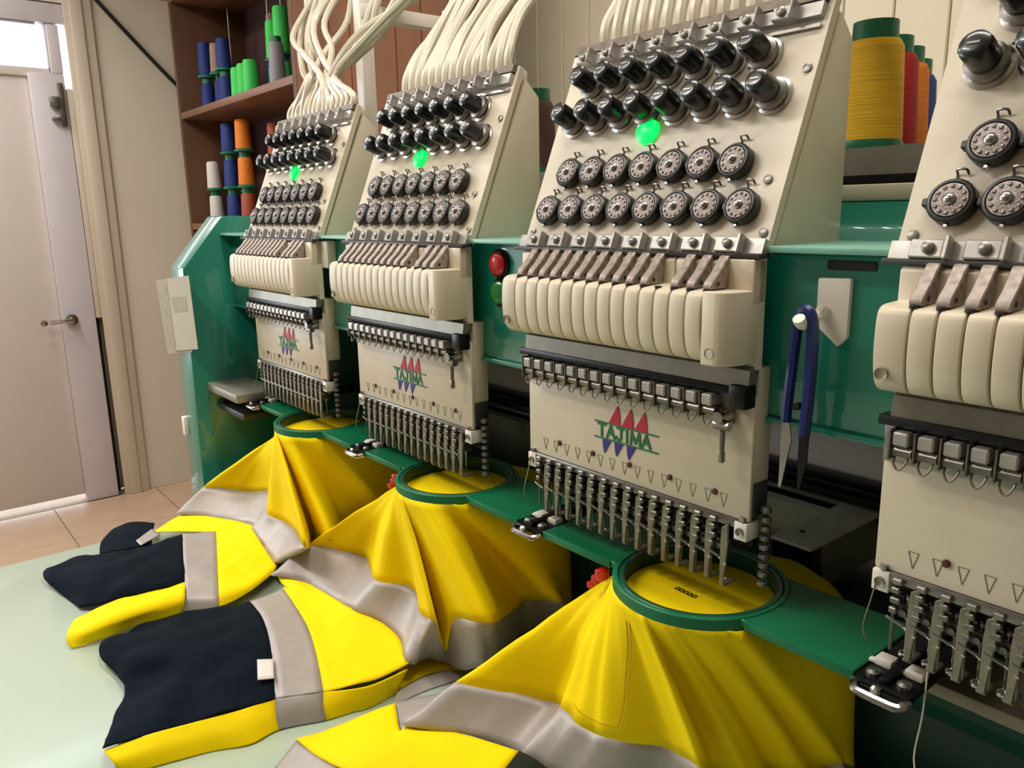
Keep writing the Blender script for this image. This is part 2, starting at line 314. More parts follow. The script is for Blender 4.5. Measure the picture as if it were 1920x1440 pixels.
# pantograph brackets between the hoops
pg = thing('pantograph', 'black sliding frame with chrome clamps that holds the green hoops', 'machine', (-.15, .2, -.19)); O = tuple(pg.location)
for k in (-3, -2, -1, 0):
    x = .4*k+.424
    b = MB().box(x-.021, x+.021, -.026, .21, -.1740, -.1680, .0015).build('clamp_bracket', M['iron'], pg, origin=O)
    MB().box(x-.0035, x+.0035, -.022, .21, -.1680, -.1625, .001).build('centre_rail', M['iron'], b, origin=O)
    MB().tube([(x-.020, -.024, -.1725), (x-.016, -.033, -.1735), (x-.004, -.0345, -.1735), (x+.004, -.0345, -.1735), (x+.016, -.033, -.1735), (x+.020, -.024, -.1725)], .0034, 8).build('front_lip', M['steel'], b, origin=O)
    MB().lathe([(.004, 0), (.004, .007), (.002, .009)], (x-.001, -.031, -.1735), (0, 0, 1), 10).build('lip_screw', M['steel'], b, origin=O)
    for sx in (-1, 1):
        MB().box(x+sx*.0115-.0065, x+sx*.0115+.0065, .000, .012, -.1680, -.1615, .001).box(x+sx*.0115-.011, x+sx*.0115-.005, .0, .005, -.1675, -.1645, .0008).build('white_clip', M['white'], b, origin=O)
        MB().lathe([(.0055, 0), (.0055, .003), (.003, .005)], (x+sx*.0115, -.014, -.1680), (0, 0, 1), 10).build('clamp_screw', M['steel_d'], b, origin=O)

# ---------------------------------------------------------------- one embroidery head, then three copies
TH = math.atan2(.203, .083); NRM = Vector((0, -math.sin(TH), math.cos(TH)))
def pan(x, s, off=0): return Vector((x, .083*s, .143+.203*s))+NRM*off
XN = [.0274+.01686*i for i in range(15)]
hd = thing('embroidery_unit', '', 'embroidery head', (0, 0, 0), 'heads of the embroidery machine')
def hp(name, mb, m, par=None, loc=(0, 0, 0), rot=(0, 0, 0), ang=35): return mb.build(name, M[m], par or hd, loc, rot, None, ang)
# case: sloping front plate plus its body
case = hp('case', MB().prism([(.012, .143), (.092, .332), (.113, .312), (.113, .143)], 'x', .002, .293, .002), 'cream')
def panbox(x0, x1, s0, s1, o0, o1):
    v = [pan(x, s, o) for x in (x0, x1) for s in (s0, s1) for o in (o0, o1)]
    return MB().add(v, [(0, 1, 3, 2), (4, 6, 7, 5), (0, 4, 5, 1), (2, 3, 7, 6), (0, 2, 6, 4), (1, 5, 7, 3)])
hp('front_plate', panbox(-.004, .294, -.01, .998, -.008, 0), 'cream')
sc_ = MB().lathe([(.004, 0), (.004, .0015), (.002, .002)], n=10)
scm = sc_.mesh('panel_screw', M['steel_d'])
for x, s in ((.2857, .70), (.2873, .064), (.005, .06), (.278, .27)): put('panel_screw', scm, hd, pan(x, s), (TH, 0, 0))
# upper guide strip with clips
gs = hp('upper_guide_bar', panbox(-.002, .288, .893, .948, 0, .006), 'clipmetal')
hp('upper_lip', panbox(-.004, .289, .957, 1.0, 0, .006), 'lip'); hp('short_guide_bar', panbox(.19, .288, .855, .868, 0, .003), 'steel')  # lip, then a short steel strip under the upper guide bar
clip = MB().box(-.0095, .0095, -.006, .006, 0, .006, .001, 1).box(.010, .0125, -.008, .008, 0, .012, .0008, 1).mesh('guide_clip', M['clipmetal'])
clsc = MB().lathe([(.0042, 0), (.0042, .004), (.002, .005)], n=8).mesh('clip_screw', M['steel_d'])
for i in range(8):
    c = put('guide_clip', clip, hd, pan(.018+.0337*i, .92, .005), (TH, 0, 0)); put('clip_screw', clsc, c, (0, 0, .005))
# lower guide strip
hp('lower_guide_bar', panbox(-.006, .294, -.03, .035, 0, .005), 'clipmetal')
clip2 = MB().box(-.012, .010, -.0065, .0065, 0, .005, .001, 1).box(.011, .0145, -.008, .008, 0, .009, .0008, 1).mesh('thread_guide', M['clipmetal'])
for i in range(8):
    c = put('thread_guide', clip2, hd, pan(.021+.0345*i, .005, .005), (TH, 0, 0)); put('clip_screw', clsc, c, (.001, 0, .004))
hp('lower_rail', MB().box(-.008, .296, -.012, .004, .1365, .1405, .0008), 'grey_d')
# tension knobs
kb = MB().lathe([(.0163, 0), (.0163, .002), (.0125, .0035), (.0125, .007), (.009, .008), (.009, .012)], n=20).mesh('knob_washer', M['steel'])
kn = MB().lathe([(.0085, .010), (.0108, .0115), (.0108, .027), (.0098, .0305), (.0075, .032), (.0045, .0323)], n=18).mesh('tension_knob', M['knob'])
ks = MB().box(-.0040, .0040, -.0008, .0008, .0315, .0330).mesh('knob_slot', M['steel_d'])
kr = MB().lathe([(.0142, .0045), (.0142, .009), (.0105, .011)], n=20).mesh('tension_disc', M['steel_d'])
kp = MB().tube([(-.013, .004, .0), (-.014, .006, .012), (-.0165, .008, .014), (-.018, .006, .013)], .0011, 5, 3).mesh('check_spring', M['steel'])
# tension dials
dr_ = MB().lathe([(.0135, 0), (.0153, .002), (.0153, .0095), (.014, .011), (.0125, .0112), (.0125, .0095)], n=24).mesh('tension_dial', M['dial'])
fc = MB().lathe([(.0124, .009), (.0115, .0112), (.0045, .0118)], n=24)
for i in range(12):
    a = i*math.pi/6; fc.lathe([(.0016, 0), (.0011, .0012)], (.0092*math.cos(a), .0092*math.sin(a), .0112), n=6)
fc = fc.mesh('dial_face', M['face'])
hub = MB().lathe([(.0042, .011), (.0042, .013), (.0028, .0145), (.0012, .015)], n=10).mesh('dial_hub', M['steel'])
nub = MB().box(-.0192, -.0145, -.003, .003, .001, .008, .001, 1).mesh('dial_stop', M['dial'])
bal = MB().lathe([(.0012, 0), (.0022, .001), (.0022, .003), (.0012, .0042)], (0, -.0165, .004), n=8).mesh('dial_bead', M['steel'])
hk = MB().tube([(-.0035, .015, 0), (-.0035, .0215, .001), (-.0028, .0235, .005), (.0028, .0235, .005), (.0035, .0215, .001)], .0009, 5, 3).mesh('wire_guide', M['steel_d'])
for row, s, k, x0 in (('knob', .602, 8, .0255), ('knob', .777, 7, .0392), ('dial', .156, 8, .0274), ('dial', .338, 7, .0427)):
    for i in range(k):
        L = pan(x0+.0338*i, s)
        if row == 'knob':
            o = put('tension_knob', kn, hd, L, (TH, 0, 0))
            for nm, me in (('knob_washer', kb), ('tension_disc', kr), ('knob_slot', ks), ('check_spring', kp)): put(nm, me, o)
        else:
            o = put('tension_dial', dr_, hd, L, (TH, 0, 0))
            for nm, me in (('dial_face', fc), ('dial_hub', hub), ('dial_stop', nub), ('dial_bead', bal), ('wire_guide', hk)): put(nm, me, o)
put('indicator_lamp', MB().lathe([(.0125, 0), (.0125, .003), (.0115, .0055), (.007, .0076), (.002, .0084)], n=18).mesh('indicator_lamp', M['led']), hd, pan(.1318, .515), (TH, 0, 0))
# moulded cover with slots
cp = [Vector((y, z, 0)) for y, z in ((-.0125, .1125), (-.030, .1118), (-.0375, .1092), (-.0402, .103), (-.0412, .09), (-.0408, .076), (-.0385, .064), (-.0345, .0565), (-.028, .0525), (-.014, .0495))]
fr = []
for i in range(1, len(cp)-2):
    for q in range(4): v_ = cr(cp[i-1], cp[i], cp[i+1], cp[i+2], q/4); fr.append((v_.x, v_.y))
prof = [(.0, .136), (-.008, .136), (-.0122, .133), (-.0125, .1125)]+fr+[(-.028, .0525), (-.014, .0495), (0, .047)]
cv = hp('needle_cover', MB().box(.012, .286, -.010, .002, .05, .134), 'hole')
def fin(x0, x1, bev): return MB().prism(prof, 'x', x0, x1, bev, 2)
fm = fin(.0007, .01616, .0009).mesh('cover_fin', M['cream2'], 50)
for i in range(14): put('cover_fin', fm, hd, (XN[i]+.0, 0, 0))
hp('cover_end', fin(.006, XN[0]-.0007, .0010), 'cream2')
rp = [(-.0, .135), (-.010, .135), (-.0125, .1125), (-.030, .1115)]
ce = hp('cover_end', MB().prism([(XN[14]+.0007, -.0125), (XN[14]+.0007, -.0408), (.277, -.0412), (.2810, -.0400), (.2845, -.0375), (.2875, -.0335), (.2898, -.0275), (.292, -.016), (.2925, .004), (XN[14]+.0012, .004)], 'z', .052, .1115, .0012).box(XN[14]+.0012, .2925, -.0125, .004, .10, .136, .0015), 'cream2', ang=50)
hp('cover_backing', MB().box(.006, .2925, -.004, .004, .046, .137), 'cream2')
csm = MB().lathe([(.0045, 0), (.0045, .002), (.0025, .001)], ax=(0, -1, 0), n=12).mesh('cover_screw', M['beige'])
put('cover_screw', csm, hd, (.0125, -.0395, .066)); put('cover_screw', csm, hd, (.273, -.0395, .062))
shl = MB().lathe([(.0032, 0), (.0032, .0012)], n=10).mesh('slot_hole', M['hole'])
lv = MB().prism([(-.002, .1385), (-.013, .1385), (-.0165, .1345), (-.0235, .1265), (-.0325, .1185), (-.0345, .1145), (-.0340, .1122), (-.0150, .1122), (-.0130, .118), (-.012, .133), (-.002, .133)], 'x', -.0048, .0042, .0008, 1).mesh('take_up_lever', M['lever'])
lh = MB().cyl((-.0051, -.026, .1165), (.0046, -.026, .1165), .0018, n=8).mesh('lever_eye', M['hole'])
for i in range(15):
    put('slot_hole', shl, hd, (XN[i], -.034, .1111))
    if i == 11: continue                                     # one lever is up inside the head
    o = put('take_up_lever', lv, hd, (XN[i]+.001, -.0004, 0)); put('lever_eye', lh, o)
# parts below the cover
hp('clear_strip', MB().prism([(-.002, .050), (-.010, .046), (-.012, .030), (-.006, .028), (.004, .05)], 'x', .008, .291), 'bracket')
hp('black_rail', MB().box(.0, .291, -.014, .0, .0245, .0315, .001), 'iron')
hp('rail_end', MB().box(.276, .293, -.018, -.002, .014, .034, .002), 'iron')
clp = MB().box(-.0055, .0055, -.020, -.004, .0125, .0225, .0012, 1).mesh('thread_clamp', M['clipmetal'])
clr = MB().cyl((-.0072, -.014, .008), (.0072, -.014, .008), .0042, n=10).box(-.0078, -.0062, -.02, .0, .002, .024, .0004, 1).mesh('clamp_roller', M['steel_d'])
clw = MB().tube([(-.004, -.012, .008), (-.005, -.016, .0), (-.001, -.0175, -.005), (.003, -.0165, -.001), (.004, -.012, .006)], .0008, 5, 3).mesh('wire_loop', M['foot'])
for i in range(15):
    o = put('thread_clamp', clp, hd, (XN[i]-.008, 0, 0)); put('clamp_roller', clr, o); put('wire_loop', clw, o)
hp('clamp_backing', MB().box(.002, .272, -.006, -.0005, -.004, .025, .001), 'steel_d')
ts = hp('thumb_screw', MB().cyl((.268, -.020, .004), (.268, -.002, .004), .0052, n=12).cyl((.262, -.014, -.003), (.277, -.014, -.003), .0045, n=10), 'steel')
MB().cyl((.2695, -.014, -.008), (.2695, -.014, -.030), .0026, .002, 8).box(.2672, .2718, -.0165, -.0115, -.036, -.026, .001).build('screw_tail', M['steel_d'], ts)
npl = hp('nameplate', MB().box(0, .290, .0, .0045, -.0885, .022, .0012), 'cream')
hp('needle_case', MB().box(.004, .290, .0045, .026, -.055, .046, .0012), 'cream')
hp('case_foot', MB().box(.284, .2915, .004, .024, -.085, -.055, .0008), 'grey_d')
dm = MB().lathe([(.0029, 0), (.0029, .0015), (.0018, .002)], ax=(0, -1, 0), n=10).mesh('plate_screw', M['screw'])
for x in (.05, .101, .152, .203, .254): put('plate_screw', dm, hd, (x, 0, -.0695))
mk = MB()
for x in XN:
    for (a, b) in (((-.0036, -.069), (.0036, -.069)), ((-.0036, -.069), (0, -.0815)), ((.0036, -.069), (0, -.0815))):
        mk.tube([(x+a[0], -.0002, a[1]+.0), (x+b[0], -.0002, b[1])], .00028, 4, 1)
hp('needle_marks', mk, 'ink_k')
# emblem
def sail(x, z0, h, w, up):
    pts = [(0, 0), (w, 0), (w*.98, h*.45), (w*.88, h*.8), (w*.78, h), (w*.55, h*.72), (w*.25, h*.33)]
    if not up: pts = [(w-a, -b) for a, b in pts]
    return [(x+a, z0+b) for a, b in pts]
lg = hp('emblem', MB().box(.1035, .1885, -.0009, .0004, -.0338, -.0325).box(.1035, .1885, -.0009, .0004, -.0505, -.0492), 'ink_g')
for i in range(3):
    MB().prism(sail(.1235+.0175*i, -.0325, .0195, .0155, True), 'y', -.0009, .0004).build('red_sail', M['ink_r'], lg)
    MB().prism(sail(.1155+.0165*i, -.0505, .0145, .0115, False), 'y', -.0009, .0004).build('blue_sail', M['ink_b'], lg)
strokes = {'T': [((0, 1), (.8, 1)), ((.4, 1), (.4, 0))], 'A': [((0, 0), (.4, 1)), ((.4, 1), (.8, 0)), ((.17, .36), (.63, .36))],
           'J': [((.1, 1), (.75, 1)), ((.5, 1), (.5, .22)), ((.5, .22), (.36, .02)), ((.36, .02), (.12, .06)), ((.12, .06), (0, .25))],
           'I': [((.1, 0), (.1, 1))], 'M': [((0, 0), (.08, 1)), ((.08, 1), (.46, .12)), ((.46, .12), (.84, 1)), ((.84, 1), (.92, 0))]}
lt_ = MB(); x = .1085
for ch, adv in zip('TAJIMA', (.95, .98, 1.0, .48, 1.12, .9)):
    for q, (p0, p1) in enumerate(strokes[ch]):
        u0 = Vector((x+p0[0]*.0131, -.0478+p0[1]*.0125)); u1 = Vector((x+p1[0]*.0131, -.0478+p1[1]*.0125)); d = (u1-u0).normalized(); n_ = Vector((-d.y, d.x))*.00115; d = d*.0006
        lt_.prism([tuple(u0-d-n_), tuple(u1+d-n_), tuple(u1+d+n_), tuple(u0-d+n_)], 'y', -.0009-.00004*q, .0004)
    x += adv*.0131
lt_.build('lettering', M['ink_g'], lg)
# needle bars and presser feet
nb = MB().cyl((0, .010, -.07), (0, .010, -.127), .0022, n=8).mesh('needle_bar', M['steel'])
nc = MB().box(-.0048, .0048, .003, .016, -.124, -.114, .001, 1).cyl((0, .0, -.119), (0, .004, -.119), .0028, n=8).box(-.0055, .0055, .002, .017, -.098, -.092, .001, 1).mesh('needle_clamp', M['steel_d'])
nn = MB().cyl((0, .010, -.124), (0, .010, -.160), .0011, .0005, 6).mesh('needle', M['steel'])
pf = MB().prism([(-.0005, -.097), (.0058, -.093), (.0066, -.112), (.0050, -.132), (.0032, -.152), (-.001, -.152), (-.0012, -.135), (-.0014, -.112)], 'y', -.0052, -.0028, .0006, 1).box(-.003, .0035, -.003, .014, -.154, -.1515, .0006, 1).mesh('presser_foot', M['foot'])
pr = MB().ring((0, .010), .0022, .0046, -.1565, -.154, 12, .0005).mesh('foot_ring', M['steel'])
pd = MB().cyl((-.0065, .004, -.104), (.0065, -.004, -.109), .0012, n=6).cyl((-.0065, -.001, -.127), (.006, -.005, -.131), .0012, n=6).mesh('foot_pin', M['steel'])
pb = MB().lathe([(.0038, 0), (.0038, .018)], (.007, .012, -.112), n=8).mesh('foot_spring', M['steel_d'])
for i in range(15):
    o = put('needle_bar', nb, hd, (XN[i]-.004, 0, 0)); put('needle_clamp', nc, o); put('needle', nn, o)
    o = put('presser_foot', pf, hd, (XN[i]+.003, 0, random.uniform(-.001, .001))); put('foot_ring', pr, o, (-.007, 0, 0)); put('foot_pin', pd, o); put('foot_spring', pb, o, (-.003, 0, 0))
fb = MB().box(-.0060, .0060, .006, .019, -.108, -.093, .001, 1).box(-.0045, .0045, .008, .018, -.124, -.110, .001, 1).mesh('bar_block', M['iron'])
zg = MB()
for q, (zz, wd) in enumerate(((-.0935, .0036), (-.1005, .0032), (-.1085, .0038), (-.1165, .0030))):
    zg.box(-.0072-.0004*q, -.0072-.0004*q+2*wd, -.0055, .0005, zz-.0026, zz+.0024, .0009, 1)
zg.cyl((-.0095, -.0050, -.1225), (.0030, -.0045, -.1265), .0012, n=6).cyl((-.0062, -.001, -.118), (-.0062, -.001, -.150), .0013, n=6)
zg = zg.mesh('bar_clamp', M['steel_d'])
for i in range(15):
    o = put('bar_block', fb, hd, (XN[i]-.004, 0, 0)); put('bar_clamp', zg, o)
hp('foot_rail', MB().box(.006, .288, -.002, .020, -.0965, -.0885, .001), 'steel_d'); hp('foot_back_bar', MB().box(.01, .284, .016, .024, -.118, -.094, .001), 'iron')
for x0, x1 in ((.0, .013), (.277, .290)):
    e = hp('corner_block', MB().box(x0, x1, -.003, .016, -.106, -.0895, .001), 'white'); MB().lathe([(.0038, 0), (.0038, .002), (.002, .001)], ((x0+x1)/2, -.003, -.098), (0, -1, 0), 10).build('block_screw', M['bracket'], e)
    MB().lathe([(.003, 0), (.003, .004)], ((x0+x1)/2+.001, -.0005, -.0885), (0, 0, 1), 8).build('block_pin', M['steel'], e)
sp = MB()
for k in range(9): sp.lathe([(.0028, 0), (.0048, .0012), (.0048, .0048), (.0028, .006)], (.2985, .012, -.148+.0085*k), n=10)
hp('spring_stack', sp, 'steel_d')
hp('thread_loop', MB().tube([(.004, -.002, -.096), (.002, -.006, -.115), (.0, -.010, -.135), (.003, -.008, -.146)], .0006, 5), 'foot')
def relabel(o, s): o['label'] = s
heads = {3: hd}
for k in (1, 2, 4): heads[k] = dup(hd); heads[k].location = ((k-3)*.4, 0, 0)
relabel(heads[1], 'smallest cream embroidery head, beside the teal end panel')
relabel(heads[2], 'cream embroidery head just left of the red and green buttons')
relabel(heads[3], 'large cream embroidery head between the buttons and the hanging blue snips')
relabel(heads[4], 'cream embroidery head right of the blue snips, cut by the photo edge')
# loose thread hanging under the right head
MB().tube([(.045, .0, -.15), (.046, -.004, -.19), (.044, -.006, -.225), (.05, -.004, -.248), (.058, -.002, -.255)], .0007, 5).build('loose_thread', M['tube'], heads[4])
# milky thread tubes, curving up and back from the top of every head
tb = MB().box(.005, .287, .083, .10, .330, .3425, .002).mesh('tube_block', M['tube'])
rnd = random.Random(3)
fan = [-.89, -.80, -.85, -.71, -.56, -.82, -.74, -.50, -.87, -.60, -.77, -.46, -.54, -.48, -.43]
for k in (1, 2, 3, 4):
    xo = (k-3)*.4; put('tube_block', tb, heads[k])
    for i in range(15):
        x = XN[i]; j = lambda a: rnd.uniform(-a, a)
        if k == 1:
            e = fan[i]-xo
            n_ = .5*x+.5*(.125)+j(.006); sg = 1 if e > .1 else -1
            P = [(x, .088, .345), (x+.002, .090, .365), (n_, .105+j(.008), .405+j(.006)), (.55*n_+.45*e+.02*sg+j(.012), .135+j(.02), .455+j(.012)), (e+.012*sg+j(.01), .17+j(.02), .52), (e, .20, .60), (e, .22, .70)]
        else:
            e = x+j(.012)+.004*(i-7)*.3
            P = [(x, .088, .345), (x, .091, .368), (x-.004+j(.004), .115+j(.006), .408+j(.006)), (.5*x+.5*e+j(.006), .16+j(.01), .465+j(.008)), (e, .21+j(.012), .54), (e, .235, .66)]
        MB().tube(P, .0056, 7, 5).build('thread_tube', M['tube'], heads[k])

# ---------------------------------------------------------------- hoops
def hoop(k, label):
    xo = (k-3)*.4; c = (.228, .016)
    t = thing('embroidery_hoop', label, 'hoop', (xo+.228, .016, -.19), 'green round hoops holding the shirts'); O = (.228, .016, -.19)
    def b(n, mb, m): return mb.build(n, M[m], t, origin=O)
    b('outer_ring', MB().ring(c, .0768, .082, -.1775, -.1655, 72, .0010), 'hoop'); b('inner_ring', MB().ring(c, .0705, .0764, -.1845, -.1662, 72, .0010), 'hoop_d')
    r = [(.305, -.0215), (.402, -.0215), (.402, .077), (.283, .077)]
    arc = [(c[0]+.0818*math.cos(a), c[1]+.0818*math.sin(a)) for a in [R(q) for q in range(48, -30, -6)]]
    b('hoop_arm', MB().prism([(.402, -.0215), (.402, .077)]+[(.285, .077)]+arc+[(.30, -.0215)], 'z', -.1735, -.1665, .0008, 1), 'hoop')
    arc = [(c[0]+.0818*math.cos(a), c[1]+.0818*math.sin(a)) for a in [R(q) for q in range(132, 210, 6)]]
    b('hoop_arm', MB().prism([(.046, .077), (.046, -.0215)]+[(.155, -.0215)]+arc[::-1]+[(.171, .077)], 'z', -.1735, -.1665, .0008, 1), 'hoop')
    b('arm_lip', MB().box(.305, .402, -.0230, -.0205, -.1745, -.1662, .0008), 'hoop'); b('arm_lip', MB().box(.046, .148, -.0230, -.0205, -.1745, -.1662, .0008), 'hoop')
    b('red_tag', MB().box(.133, .142, -.030, -.016, -.190, -.178, .002).box(.128, .135, -.030, -.020, -.196, -.186, .002).box(.124, .130, -.032, -.025, -.201, -.194, .0015), 'red')
hoop(1, 'green hoop under the smallest head, nearest the end panel')
hoop(2, 'green hoop under the head left of the red and green buttons')
hoop(3, 'largest green hoop, under the head left of the snips, with dark stitching inside')

# ---------------------------------------------------------------- table
tp = [(.98, -1.0), (.98, .115), (-.92, .115), (-.925, -.36)]
for i in range(7):
    a = R(180+15*i); tp.append((-.785+.14*math.cos(a), -.46+.14*math.sin(a)) if i else (-.925, -.44))
tp += [(-.70, -.62), (-.45, -.78), (-.1, -1.0)]
tbt = thing('sewing_table', 'pale green laminate table with a rounded corner under the shirts', 'table', (0, -.4, Z0)); O = tuple(tbt.location)
MB().prism(tp, 'z', -.45, -.42, .004, 2).build('table_top', M['table'], tbt, origin=O)
for x, y in ((-.86, .05), (-.75, -.45), (.9, .05), (.9, -.9)):
    MB().box(x-.02, x+.02, y-.02, y+.02, Z0, -.45, .002).build('leg', M['grey'], tbt, origin=O)

